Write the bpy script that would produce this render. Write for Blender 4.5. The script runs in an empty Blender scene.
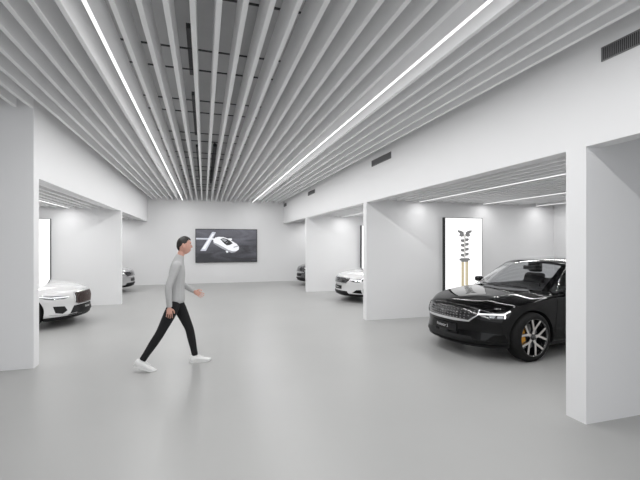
import bpy, bmesh, math, random
from mathutils import Vector, Matrix
from mathutils.bvhtree import BVHTree
random.seed(3)
SC = bpy.context.scene
COL = SC.collection

# ------------------------------------------------------------------ materials
def srgb(c):
    return tuple(((v/12.92) if v <= .04045 else ((v+.055)/1.055)**2.4) for v in c)

def mat(name, color, rough=.5, metal=0., spec=.5, emit=None, estr=0., coat=0., noise=None, bump=0.):
    m = bpy.data.materials.new(name); m.use_nodes = True
    nt = m.node_tree; b = nt.nodes['Principled BSDF']
    b.inputs['Base Color'].default_value = (*color, 1)
    b.inputs['Roughness'].default_value = rough
    b.inputs['Metallic'].default_value = metal
    b.inputs['Specular IOR Level'].default_value = spec
    b.inputs['Coat Weight'].default_value = coat
    b.inputs['Coat Roughness'].default_value = .03
    if emit:
        b.inputs['Emission Color'].default_value = (*emit, 1)
        b.inputs['Emission Strength'].default_value = estr
    if noise:                      # (scale, amount) gentle tone variation in object space
        tc = nt.nodes.new('ShaderNodeTexCoord'); nz = nt.nodes.new('ShaderNodeTexNoise')
        nz.inputs['Scale'].default_value = noise[0]; nz.inputs['Detail'].default_value = 4
        mx = nt.nodes.new('ShaderNodeMix'); mx.data_type = 'RGBA'
        a = noise[1]
        mx.inputs['A'].default_value = (*[c*(1-a) for c in color], 1)
        mx.inputs['B'].default_value = (*[min(1, c*(1+a)) for c in color], 1)
        nt.links.new(tc.outputs['Object'], nz.inputs['Vector'])
        nt.links.new(nz.outputs['Fac'], mx.inputs['Factor'])
        nt.links.new(mx.outputs['Result'], b.inputs['Base Color'])
        if bump:
            bp = nt.nodes.new('ShaderNodeBump'); bp.inputs['Strength'].default_value = bump
            bp.inputs['Distance'].default_value = .002
            nt.links.new(nz.outputs['Fac'], bp.inputs['Height'])
            nt.links.new(bp.outputs['Normal'], b.inputs['Normal'])
    return m

def glass_mat(name, tint, gloss=.10):
    m = bpy.data.materials.new(name); m.use_nodes = True
    nt = m.node_tree; nt.nodes.clear()
    out = nt.nodes.new('ShaderNodeOutputMaterial')
    tr = nt.nodes.new('ShaderNodeBsdfTransparent'); tr.inputs[0].default_value = (*tint, 1)
    gl = nt.nodes.new('ShaderNodeBsdfGlossy'); gl.inputs['Roughness'].default_value = .02
    gl.inputs[0].default_value = (.9, .9, .9, 1)
    lw = nt.nodes.new('ShaderNodeLayerWeight'); lw.inputs['Blend'].default_value = .5
    pw = nt.nodes.new('ShaderNodeMath'); pw.operation = 'POWER'; pw.inputs[1].default_value = 5
    nt.links.new(lw.outputs['Facing'], pw.inputs[0])
    fr = nt.nodes.new('ShaderNodeMath'); fr.operation = 'MULTIPLY_ADD'; fr.inputs[1].default_value = .8; fr.inputs[2].default_value = .04
    nt.links.new(pw.outputs[0], fr.inputs[0])
    mx = nt.nodes.new('ShaderNodeMixShader')
    nt.links.new(fr.outputs[0], mx.inputs[0]); nt.links.new(tr.outputs[0], mx.inputs[1])
    nt.links.new(gl.outputs[0], mx.inputs[2]); nt.links.new(mx.outputs[0], out.inputs[0])
    return m

M = dict(
    wall=mat('white_wall_paint', (.79, .79, .795), .6, spec=.3, noise=(1.5, .012)),
    slat=mat('white_slat_felt', (.92, .92, .925), .75, spec=.2, noise=(3, .02)),
    deck=mat('grey_concrete_deck', (.62, .62, .625), .9, spec=.1, noise=(1.2, .12), bump=.3),
    rail=mat('dark_steel_rail', (.05, .05, .052), .5, metal=.3),
    baycl=mat('bay_ceiling_shaded_grey', (.34, .34, .345), .8, spec=.1),  # grey panel darkened; shade between the shallow bay slats is put into its colour
    led=mat('led_diffuser', (1, 1, 1), .4, emit=(1, 1, 1), estr=1.6),
    led2=mat('bay_led_diffuser', (1, 1, 1), .4, emit=(1, 1, 1), estr=1.3),
    vent=mat('grey_vent_blade', (.17, .17, .175), .5, metal=.4),
    ventdark=mat('vent_cavity', (.008, .008, .008), .9, spec=.1),
    blackframe=mat('black_frame', (.012, .012, .013), .4),
    lightbox=mat('lightbox_face', (.6, .6, .6), .5, emit=(1, 1, 1), estr=1.0),
    black=mat('black_car_paint', (.001, .001, .0012), .06, spec=.26),
    white=mat('white_car_paint', (.66, .66, .66), .2, spec=.5, coat=1.),
    grey=mat('grey_car_paint', (.42, .42, .425), .22, metal=.2, coat=1.),
    darkgrey=mat('dark_grey_car_paint', (.10, .10, .103), .22, metal=.4, coat=1.),
    trim=mat('black_plastic_trim', (.006, .006, .0065), .5, spec=.25),
    gloss=mat('gloss_black', (.005, .005, .006), .1, coat=1.),
    chrome=mat('satin_chrome', (.75, .75, .76), .22, metal=1.),
    silver=mat('machined_alloy', (.80, .76, .73), .30, metal=.8),
    stud=mat('grille_stud', (.34, .34, .345), .3, metal=.7),
    tyre=mat('tyre_rubber', (.006, .006, .006), .8, spec=.25, noise=(40, .2)),
    disc=mat('brake_disc', (.25, .25, .25), .35, metal=.9),
    gold=mat('gold_caliper', (.75, .34, .03), .4, metal=.2),
    interior=mat('charcoal_interior', (.012, .012, .013), .8),
    glass=glass_mat('tinted_car_glass', (.80, .81, .82)),
    lens=mat('headlight_lens', (.10, .105, .11), .08, metal=.5, coat=1.),
    smoked=mat('smoked_lens', (.16, .165, .17), .35, spec=.3),
    reflector=mat('headlight_reflector', (.6, .62, .65), .15, metal=.8),
    drl=mat('daytime_light', (.9, .9, .92), .3, emit=(1, 1, 1), estr=.75),
    bronze=mat('bronze_grille_bars', (.20, .15, .14), .3, metal=.7),
    platetext=mat('white_lettering', (.5, .5, .5), .5),
    skin=mat('skin', srgb((.80, .60, .53)), .5, noise=(12, .05)),
    hair=mat('dark_brown_hair', (.012, .009, .007), .55, noise=(60, .5), bump=.6),
    sweater=mat('light_grey_knit', (.44, .44, .44), .9, spec=.1, noise=(90, .10), bump=.4),
    trousers=mat('black_denim', (.012, .012, .013), .85, spec=.2, noise=(50, .3)),
    shoe=mat('white_leather', (.78, .78, .77), .5),
    sole=mat('white_rubber_sole', (.70, .70, .69), .6),
    lip=mat('lips', srgb((.66, .40, .37)), .5),
    eyew=mat('eye_white', (.8, .8, .8), .3),
    eyed=mat('eye_iris', (.03, .02, .015), .2),
)

def floor_material():
    m = bpy.data.materials.new('grey_resin_floor'); m.use_nodes = True
    nt = m.node_tree; b = nt.nodes['Principled BSDF']
    tc = nt.nodes.new('ShaderNodeTexCoord')
    n1 = nt.nodes.new('ShaderNodeTexNoise'); n1.inputs['Scale'].default_value = .5; n1.inputs['Detail'].default_value = 5
    r = nt.nodes.new('ShaderNodeValToRGB')
    r.color_ramp.elements[0].position = .3; r.color_ramp.elements[0].color = (.360, .360, .355, 1)
    r.color_ramp.elements[1].position = .7; r.color_ramp.elements[1].color = (.390, .390, .383, 1)
    nt.links.new(tc.outputs['Object'], n1.inputs['Vector']); nt.links.new(n1.outputs['Fac'], r.inputs['Fac'])
    nt.links.new(r.outputs[0], b.inputs['Base Color'])
    b.inputs['Roughness'].default_value = .40
    b.inputs['Specular IOR Level'].default_value = .5
    return m
M['floor'] = floor_material()

# ------------------------------------------------------------------ object helpers
def link(o, parent=None):
    COL.objects.link(o)
    if parent: o.parent = parent
    return o

def mesh_obj(name, verts, faces, m, parent=None, smooth=False, mats=None, idx=None):
    me = bpy.data.meshes.new(name)
    me.from_pydata([tuple(v) for v in verts], [], faces)
    for mm in (mats or [m]): me.materials.append(mm)
    if idx:
        for p, i in zip(me.polygons, idx): p.material_index = i
    if smooth:
        for p in me.polygons: p.use_smooth = True
    me.update()
    return link(bpy.data.objects.new(name, me), parent)

def from_bm(name, bm, m, parent=None, smooth=False, mats=None):
    me = bpy.data.meshes.new(name); bm.to_mesh(me); bm.free()
    for mm in (mats or [m]): me.materials.append(mm)
    if smooth:
        for p in me.polygons: p.use_smooth = True
    return link(bpy.data.objects.new(name, me), parent)

def bm_box(bm, x0, x1, y0, y1, z0, z1, bevel=0):
    vs = [bm.verts.new(p) for p in ((x0,y0,z0),(x1,y0,z0),(x1,y1,z0),(x0,y1,z0),(x0,y0,z1),(x1,y0,z1),(x1,y1,z1),(x0,y1,z1))]
    fs = [bm.faces.new([vs[i] for i in f]) for f in ((0,3,2,1),(4,5,6,7),(0,1,5,4),(1,2,6,5),(2,3,7,6),(3,0,4,7))]
    if bevel:
        es = set(e for f in fs for e in f.edges)
        bmesh.ops.bevel(bm, geom=list(es), offset=bevel, segments=2, affect='EDGES', profile=.5)
    return bm

def box(name, x0, x1, y0, y1, z0, z1, m, parent=None, bevel=0):
    return from_bm(name, bm_box(bmesh.new(), x0, x1, y0, y1, z0, z1, bevel), m, parent)

def tag(o, label, cat, group=None):
    o['label'] = label; o['category'] = cat; o['kind'] = 'thing'
    if group: o['group'] = group
    return o

def structure(o):
    o['kind'] = 'structure'; return o

def empty(name, loc, rz=0, sc=1):
    o = bpy.data.objects.new(name, None); o.empty_display_size = .1
    o.location = loc; o.rotation_euler = (0, 0, rz); o.scale = (sc, sc, sc)
    return link(o)

def bake(o):
    dg = bpy.context.evaluated_depsgraph_get(); dg.update()
    me = bpy.data.meshes.new_from_object(o.evaluated_get(dg))
    o.modifiers.clear(); old = o.data; o.data = me
    bpy.data.meshes.remove(old)
    return o

def area(name, loc, sx, sy, power, rot=(0, 0, 0), color=(1, 1, 1)):
    l = bpy.data.lights.new(name, 'AREA'); l.shape = 'RECTANGLE'; l.size = sx; l.size_y = sy
    l.energy = power; l.color = color
    o = bpy.data.objects.new(name, l); o.location = loc; o.rotation_euler = rot
    return link(o)

# ------------------------------------------------------------------ camera
TH = math.atan(116/385)
H = 1.70
cd = bpy.data.cameras.new('camera'); cd.sensor_width = 36; cd.lens = 36*385/640
cd.shift_y = 3.5/640; cd.clip_start = .05
cam = bpy.data.objects.new('camera', cd); link(cam)
cam.location = (0, 0, H); cam.rotation_euler = (math.pi/2, 0, -TH)
SC.camera = cam

# ------------------------------------------------------------------ the setting
XL, XR, YB = -2.22, 3.435, 17.15
ZS, ZH, ZC = 3.52, 2.61, 4.45      # slat underside, header underside, upper ceiling
TK = .18
BX, BL = 8.71, -7.6                # bay depth right / left
W = M['wall']
structure(box('floor', -9, 11, -5, YB+.2, -.1, 0, M['floor']))
structure(box('ceiling', BL, BX, -5, YB, ZC, ZC+.12, M['deck']))
structure(box('wall_back', BL-.2, BX+.2, YB, YB+.15, 0, ZC, W))
# right side: a long header over the bays, partitions under it, the far end walls of the bays
structure(box('wall_right', XR, XR+TK, -5, YB, ZH, ZC, W))
RP = [(2.74, 2.95), (7.84, 8.02), (13.04, 13.2)]
for i, (y0, y1) in enumerate(RP):
    bm = bm_box(bmesh.new(), XR, XR+TK, y0, y1, 0, ZH)
    bm_box(bm, XR+TK, BX, y0, y1, 0, 2.75)
    structure(from_bm('wall_partition_right', bm, W))
structure(box('wall_bay_right', BX, BX+.15, -5, YB, 0, 2.92, W))
structure(box('ceiling_bay_right', XR+TK, BX, -5, YB, 2.75, 3.0, M['baycl']))
# left side
structure(box('wall_left', XL-TK, XL, 6.14, YB, ZH, ZC, W))

bm = bm_box(bmesh.new(), XL-TK, XL, 6.14, 6.32, 0, ZH); bm_box(bm, BL, XL-TK, 6.14, 6.32, 0, ZC)
structure(from_bm('wall_front_left', bm, W))
bm = bm_box(bmesh.new(), XL-TK, XL, 11.90, 12.08, 0, ZH); bm_box(bm, BL, XL-TK, 11.90, 12.08, 0, 2.75)
structure(from_bm('wall_partition_left', bm, W))
structure(box('wall_bay_left', BL-.15, BL, -5, YB, 0, ZC, W))
structure(box('ceiling_bay_left', BL, XL-TK, 6.32, YB, 2.75, 3.0, M['baycl']))

ORD = ['zeroth', 'first', 'second', 'third', 'fourth', 'fifth', 'sixth', 'seventh', 'eighth', 'ninth', 'tenth',
       'eleventh', 'twelfth', 'thirteenth', 'fourteenth', 'fifteenth', 'sixteenth', 'seventeenth', 'eighteenth', 'nineteenth', 'twentieth', 'twenty-first', 'twenty-second']

# ------------------------------------------------------------------ hall ceiling slats and light lines
PITCH, X0, K2 = .194, -.86, 15
SW, SD = .044, .33
Y0S = -2.6
def slat(name, x, y0, y1, zb, w, d, m):
    bm = bm_box(bmesh.new(), -w/2, w/2, 0, y1-y0, 0, d, bevel=.004)
    o = from_bm(name, bm, m); o.location = (x, y0, zb); return o

def led_line(name, x, y0, y1, zb, w, d, lm='led'):
    o = slat(name, x, y0, y1, zb, w, d, M['slat'])
    box('diffuser', -w/2+.004, w/2-.004, .01, y1-y0-.02, -.006, .004, M[lm], o)
    return o

for k in range(-11, 22):
    x = X0+PITCH*k
    y1 = 6.08 if x < XL+.05 else YB-.02
    if k in (0, K2):
        o = led_line('ceiling_light', x, Y0S, y1, ZS, .036, SD)
        tag(o, ('left' if k == 0 else 'right') + ' of the two long glowing light lines in the hall ceiling', 'light', 'light lines in the hall ceiling')
        continue
    o = slat('ceiling_baffle', x, Y0S, y1, ZS, SW, SD, M['slat'])
    if k < 0:
        lab = f'{ORD[-k]} white ceiling slat to the left of the left light line'
        if x < XL+.05: lab = f'short {ORD[-k]} white ceiling slat left of the left light line'
    elif k < K2:
        lab = f'{ORD[k]} white ceiling slat to the right of the left light line' if k < 8 else f'{ORD[K2-k]} white ceiling slat to the left of the right light line'
    else:
        lab = f'{ORD[k-K2]} white ceiling slat to the right of the right light line'
    tag(o, lab, 'ceiling baffle', 'white slats of the hall ceiling')

# rails that carry the slats, crossing the hall above them, and a cable duct
ry = [3.0, 3.5, 4.5, 5.03, 6.1, 6.65, 7.9, 8.5, 9.6, 10.2, 11.3, 11.9, 13.0, 13.6, 14.7, 15.3, 16.3]
for i, y in enumerate(ry):
    o = box('ceiling_rail', XL+.01, XR-.01, y-.009, y+.009, ZS+SD, ZS+SD+.014, M['rail'])
    tag(o, f'dark cross rail above the ceiling slats, {ORD[i+1]} counting from the viewer', 'rail', 'dark rails above the slats')
for i, (y0, y1) in enumerate(((2.6, 4.0), (4.7, 6.0), (6.8, 9.3), (10.4, 15.6))):
    bm = bm_box(bmesh.new(), -.20, -.14, y0, y1, ZC-.26, ZC-.20)
    for yy in (y0+.2, y1-.2): bm_box(bm, -.153, -.137, yy, yy+.015, ZC-.20, ZC)
    tag(from_bm('cable_tray', bm, M['rail']), f'dark cable tray hung from the upper ceiling, {ORD[i+1]} from the viewer', 'cable tray', 'cable trays above the slats')
for i, (x, y0, y1, r) in enumerate(((-.62, 9.5, 17.05, .07), (.28, 10.5, 17.05, .05), (.62, 3.0, 17.05, .025))):
    bm = bmesh.new()
    bmesh.ops.create_cone(bm, cap_ends=True, segments=20, radius1=r, radius2=r, depth=y1-y0,
                          matrix=Matrix.Translation((x, (y0+y1)/2, ZC-.16)) @ Matrix.Rotation(math.pi/2, 4, 'X'))
    for yy in (y0+.3, (y0+y1)/2, y1-.3): bm_box(bm, x-.01, x+.01, yy, yy+.02, ZC-.16, ZC)
    tag(from_bm('service_pipe', bm, M['rail'], smooth=False), ['thickest dark service pipe above the slats toward the back wall', 'medium dark service pipe above the slats toward the back wall', 'thin dark conduit running the hall above the slats'][i], 'pipe', 'pipes above the slats')

# ------------------------------------------------------------------ bay ceilings
def bay(side, y0, y1, xs, leds, where):
    for i, x in enumerate(xs):
        tag(slat('ceiling_baffle', x, y0+.02, y1-.02, 2.665, .06, .085, M['slat']), f'{ORD[i+1]} slat from the header in the {where}', 'ceiling baffle', f'slats of the {where}')
    for i, x in enumerate(leds):
        n = '' if len(leds) == 1 else ['nearest the hall, ', 'middle ', 'deepest '][i]
        tag(led_line('ceiling_light', x, y0+.02, y1-.02, 2.655, .026, .095, 'led2'), f'{n}glowing light line in the {where}'.strip(), 'light', 'light lines in the bay ceilings')
def span(a, n, p=.2): return [a+p*i for i in range(n)]
LR = [4.74, 6.5, 8.12]
skip = lambda xs, leds: [x for x in xs if all(abs(x-l) > .09 for l in leds)]
bay('R', 2.95, 7.84, skip(span(3.80, 20), LR), LR, 'near right bay ceiling')
bay('R', 8.02, 13.04, skip(span(3.80, 15), LR), LR, 'middle right bay ceiling')
bay('R', 13.2, YB, skip(span(3.80, 8), [4.74]), [4.74], 'far right bay ceiling')
LL = [-3.48, -5.2]
bay('L', 6.32, 11.90, skip(span(-2.58, 15, -.2), LL), LL, 'near left bay ceiling')
bay('L', 12.08, YB, skip(span(-2.58, 8, -.2), [-3.48]), [-3.48], 'far left bay ceiling')

# ------------------------------------------------------------------ vents on the right header
for i, (y0, y1, lab) in enumerate(((1.71, 2.59, 'nearest grey wall vent high on the right, cut by the photo edge'),
                                   (6.67, 7.55, 'grey wall vent high above the edge between the near and middle right bays'),
                                   (11.97, 12.82, 'small distant wall vent above the middle right bay'),
                                   (16.45, 17.0, 'farthest tiny wall vent beside the back wall'))):
    root = empty('wall_vent', (XR, (y0+y1)/2, 3.335)); tag(root, lab, 'vent', 'vents along the right header')
    L = (y1-y0)/2; hh = .128
    bm = bmesh.new()
    bm_box(bm, -.012, 0, -L, L, 0, .010); bm_box(bm, -.012, 0, -L, L, hh-.010, hh)
    bm_box(bm, -.012, 0, -L, -L+.010, .010, hh-.010); bm_box(bm, -.012, 0, L-.010, L, .010, hh-.010)
    from_bm('frame', bm, M['vent'], root)
    box('cavity', -.003, -.001, -L+.01, L-.01, .01, hh-.01, M['ventdark'], root)
    bm = bmesh.new(); n = int(2*L/.016)
    for j in range(n):
        y = -L+.014+(2*L-.028)*j/(n-1); bm_box(bm, -.010, -.004, y-.0035, y+.0035, .011, hh-.011)
    from_bm('louvre', bm, M['vent'], root)

# ------------------------------------------------------------------ light boxes
def poly(bm, pts, y=0):
    try: return bm.faces.new([bm.verts.new((p[0], y, p[1])) for p in pts])
    except ValueError: return None

def lightbox(x0, x1, yface, z0, z1, depth, label, picture=None):
    root = empty('light_box', ((x0+x1)/2, yface+depth, z0)); tag(root, label, 'light box', 'glowing light boxes in the bays')
    w = (x1-x0)/2; h = z1-z0
    bm = bmesh.new()
    t = .012
    bm_box(bm, -w, -w+t, -depth, 0, 0, h); bm_box(bm, w-t, w, -depth, 0, 0, h)
    bm_box(bm, -w+t, w-t, -depth, 0, 0, t); bm_box(bm, -w+t, w-t, -depth, 0, h-t, h)
    from_bm('frame', bm, M['blackframe'], root)
    box('face', -w+t, w-t, -depth+.004, -depth+.012, t, h-t, M['lightbox'], root)
    if picture: picture(root, w, h, -depth+.002)
    return root

def ellipse(cx, cz, rx, rz, n=20, a0=0, a1=2*math.pi):
    return [(cx+rx*math.cos(a0+(a1-a0)*i/n), cz+rz*math.sin(a0+(a1-a0)*i/n)) for i in range(n)]

pm_d = mat('print_dark_grey', (.09, .09, .09), .6, emit=(.16, .16, .16), estr=.7)
pm_g = mat('print_gold', (.2, .16, .08), .6, emit=(.40, .33, .18), estr=.9)
pm_s = mat('print_pale_grey', (.2, .2, .2), .6, emit=(.62, .61, .58), estr=.9)
pm_l = mat('print_light_gold', (.2, .18, .14), .6, emit=(.66, .60, .46), estr=.9)

def damper_picture(root, w, h, y):
    # the printed picture of a spring damper: top mount, coils, collar, twin gold tubes
    def layer(name, polys, m, dy):
        bm = bmesh.new()
        for p in polys: poly(bm, p, y-dy)
        from_bm(name, bm, m, root)
    cx = .023
    k = lambda z: z-.16   # heights above box bottom
    layer('tube_print', [[(cx-.03, k(1.36)), (cx+.03, k(1.36)), (cx+.03, k(1.92)), (cx-.03, k(1.92))]], pm_s, .0002)
    top = []
    for sg in (-1, 1):
        top += [[(cx+sg*.02, k(1.965)), (cx+sg*.10, k(2.005)), (cx+sg*.20, k(2.02)), (cx+sg*.195, k(1.975)), (cx+sg*.13, k(1.935)), (cx+sg*.03, k(1.92))],
                [(cx+sg*.02, k(1.93)), (cx+sg*.13, k(1.935)), (cx+sg*.16, k(1.89)), (cx+sg*.10, k(1.855)), (cx+sg*.03, k(1.87))]]
    layer('mount_print', top, pm_d, .0004)
    coils = []
    for z in (1.78, 1.67, 1.553, 1.435):
        for sg in (-1, 1):
            zz = z+.012*sg
            coils.append([(cx+sg*.012, k(zz-.040)), (cx+sg*.09, k(zz-.032)), (cx+sg*.12, k(zz+.002)), (cx+sg*.10, k(zz+.036)), (cx+sg*.015, k(zz+.030))])
    layer('coil_print', coils, pm_d, .0008)
    layer('collar_print', [[(cx-.15, k(1.295)), (cx+.15, k(1.295)), (cx+.15, k(1.335)), (cx+.10, k(1.355)), (cx-.10, k(1.355)), (cx-.15, k(1.335))],
                           [(cx-.10, k(1.265)), (cx+.10, k(1.265)), (cx+.10, k(1.295)), (cx-.10, k(1.295))]], pm_d, .0006)
    rods, hi = [], []
    for sg in (-1, 1):
        rods.append([(cx+sg*.018, k(.55)), (cx+sg*.092, k(.55)), (cx+sg*.092, k(1.265)), (cx+sg*.018, k(1.265))])
        hi.append([(cx+sg*.040, k(.55)), (cx+sg*.058, k(.55)), (cx+sg*.058, k(1.265)), (cx+sg*.040, k(1.265))])
    layer('rod_print', rods, pm_g, .0005)
    layer('rod_highlight_print', hi, pm_l, .001)

lightbox(5.37, 6.41, 7.74, .16, 2.31, .10, 'tall glowing white light box behind the black car showing a gold spring damper', damper_picture)
lightbox(5.46, 6.5, 12.90, .16, 2.36, .14, 'narrow sliver of a light box beyond the middle right partition edge')
lightbox(-4.94, -3.90, 11.84, .16, 2.36, .06, 'glowing white light box behind the white car on the left')

# ------------------------------------------------------------------ wall screen
tv = empty('wall_screen', (.95, YB, .885)); tag(tv, 'wide dark screen on the back wall showing a white car from above', 'screen')
w, h = 1.30, 1.44
bm = bm_box(bmesh.new(), -w, w, -.07, 0, 0, h, .006)
from_bm('case', bm, M['blackframe'], tv)
def screen_mat():
    m = bpy.data.materials.new('screen_background'); m.use_nodes = True
    nt = m.node_tree; b = nt.nodes['Principled BSDF']
    b.inputs['Base Color'].default_value = (.01, .01, .012, 1); b.inputs['Roughness'].default_value = .25
    tc = nt.nodes.new('ShaderNodeTexCoord'); mp = nt.nodes.new('ShaderNodeMapping')
    mp.inputs['Rotation'].default_value = (0, .5, 0); mp.inputs['Scale'].default_value = (.5, 1, 2.2)
    nz = nt.nodes.new('ShaderNodeTexNoise'); nz.inputs['Scale'].default_value = 1.6; nz.inputs['Detail'].default_value = 5
    nz.inputs['Distortion'].default_value = .8
    sp = nt.nodes.new('ShaderNodeSeparateXYZ'); ad = nt.nodes.new('ShaderNodeMath'); ad.operation = 'MULTIPLY_ADD'
    ad.inputs[1].default_value = .32; ad.inputs[2].default_value = -.25
    a2 = nt.nodes.new('ShaderNodeMath'); a2.operation = 'ADD'
    r = nt.nodes.new('ShaderNodeValToRGB')
    r.color_ramp.elements[0].position = .25; r.color_ramp.elements[0].color = (.012, .012, .015, 1)
    r.color_ramp.elements[1].position = .85; r.color_ramp.elements[1].color = (.12, .12, .145, 1)
    nt.links.new(tc.outputs['Object'], mp.inputs[0]); nt.links.new(mp.outputs[0], nz.inputs['Vector'])
    nt.links.new(tc.outputs['Object'], sp.inputs[0]); nt.links.new(sp.outputs['Z'], ad.inputs[0])
    nt.links.new(nz.outputs['Fac'], a2.inputs[0]); nt.links.new(ad.outputs[0], a2.inputs[1])
    nt.links.new(a2.outputs[0], r.inputs[0]); nt.links.new(r.outputs[0], b.inputs['Emission Color'])
    b.inputs['Emission Strength'].default_value = 1.
    return m
bm = bmesh.new(); poly(bm, [(-w+.03, .03), (w-.03, .03), (w-.03, h-.03), (-w+.03, h-.03)], -.0715)
from_bm('display', bm, screen_mat(), tv)
sm_w = mat('screen_white', (.1, .1, .1), .4, emit=(.86, .87, .90), estr=1.)
sm_b = mat('screen_pale_blue', (.1, .1, .1), .4, emit=(.52, .54, .62), estr=1.)
sm_d = mat('screen_black', (.01, .01, .01), .4, emit=(.012, .012, .014), estr=1.)
sm_s = mat('screen_shade', (.05, .05, .05), .4, emit=(.30, .31, .34), estr=1.)
# picture coordinates measured from the photo crop: 390 wide x 218 high
def sp_(px, py): return (-w+.03+(px-104)/390*(2*w-.06), h-.03-(py-120)/216*(h-.06))
def picture(name, polys, m, dy):
    bm = bmesh.new()
    for p in polys: poly(bm, [sp_(*q) for q in p], -.0715-dy)
    from_bm(name, bm, m, tv)
picture('light_beams', [[(104, 176), (215, 178), (218, 188), (104, 186)], [(205, 136), (228, 138), (165, 262), (130, 262)],
                        [(215, 180), (330, 178), (332, 190), (215, 190)]], sm_b, .001)
picture('beam_core', [[(206, 150), (216, 150), (160, 250), (140, 250)], [(180, 178), (215, 180), (215, 187), (180, 185)]], sm_w, .002)
picture('pictured_car', [[(213, 186), (224, 174), (246, 168), (276, 170), (300, 178), (334, 198), (362, 216), (377, 236), (376, 254), (362, 264),
                 (338, 266), (306, 256), (270, 234), (238, 216), (218, 208), (211, 198)],
                [(308, 178), (330, 180), (331, 190), (318, 190)], [(290, 264), (303, 262), (308, 272), (298, 276)]], sm_w, .003)
picture('pictured_car_shade', [[(211, 198), (218, 208), (238, 216), (270, 234), (306, 256), (338, 266), (362, 264), (352, 272), (328, 276), (300, 264), (262, 244), (230, 224), (212, 212)],
                               [(340, 236), (372, 226), (375, 232), (344, 243)]], sm_s, .0032)
picture('pictured_car_glass', [[(256, 184), (276, 176), (302, 184), (326, 200), (336, 212), (316, 224), (298, 226), (280, 212)]], sm_d, .004)
picture('pictured_car_roof', [[(262, 186), (276, 180), (300, 190), (286, 202)], [(292, 208), (302, 201), (304, 203), (295, 211)]], sm_s, .005)

# ------------------------------------------------------------------ cars
def interp(tab, x):
    if x <= tab[0][0]: return tab[0][1:]
    for a, b in zip(tab, tab[1:]):
        if x <= b[0]:
            t = (x-a[0])/(b[0]-a[0]); return tuple(p+(q-p)*t for p, q in zip(a[1:], b[1:]))
    return tab[-1][1:]

def clampf(v, a, b): return max(a, min(b, v))

# local frame of every car: x runs back from the front axle, y to the car's right, z up
SPEC = {
 'fastback': dict(
    # centre x, bow, half width, shoulder z, centre z
    rows=[(-.795, .36, .72, .735, .800), (-.70, .34, .775, .785, .850), (-.50, .31, .815, .835, .895), (-.20, .24, .838, .875, .935),
          (.15, .15, .850, .905, .965), (.50, .07, .856, .925, .985), (.90, 0, .862, .938, .97), (1.45, 0, .868, .95, .97), (2.0, 0, .870, .962, .98),
          (2.5, 0, .866, .978, .99), (2.95, 0, .845, .99, 1.02), (3.3, -.03, .81, 1.0, 1.05), (3.56, -.08, .76, .995, 1.05), (3.68, -.12, .70, .96, 1.01)],
    glass=[(0.24, 0.27, 0.725, 1.0, 0.955), (0.62, 0.2, 0.665, 1.205, 1.155), (0.96, 0.13, 0.605, 1.372, 1.325), (1.15, 0.09, 0.585, 1.425, 1.378), (1.64, 0.03, 0.572, 1.468, 1.42), (2.2, 0, 0.56, 1.458, 1.41), (2.65, -0.02, 0.545, 1.405, 1.36), (3.05, -0.05, 0.56, 1.28, 1.235), (3.45, -0.1, 0.62, 1.08, 1.045)],
    wb=2.735, wr=.352, sill=.19),
 'coupe': dict(
    rows=[(-.80, .36, .72, .715, .775), (-.70, .34, .785, .765, .815), (-.50, .31, .83, .81, .855), (-.20, .24, .855, .85, .895),
          (.15, .15, .87, .875, .920), (.50, .08, .876, .89, .935), (.90, .02, .882, .90, .94), (1.45, 0, .886, .91, .94), (2.0, 0, .886, .92, .95),
          (2.5, 0, .882, .94, .96), (2.95, 0, .86, .95, .99), (3.3, -.03, .82, .95, 1.0), (3.56, -.08, .77, .94, .99), (3.68, -.12, .70, .91, .95)],
    glass=[(.66, .25, .715, .950, .915), (1.02, .19, .655, 1.12, 1.07), (1.38, .13, .59, 1.26, 1.21), (1.55, .09, .57, 1.30, 1.25),
           (1.85, .03, .56, 1.34, 1.29), (2.2, 0, .55, 1.33, 1.28), (2.6, -.02, .535, 1.27, 1.22), (2.95, -.05, .55, 1.16, 1.12), (3.3, -.1, .60, 1.02, .99)],
    wb=2.74, wr=.355, sill=.17),
}
VS = [-1, -.86, -.66, -.48, -.24, 0, .24, .48, .66, .86, 1]

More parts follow.
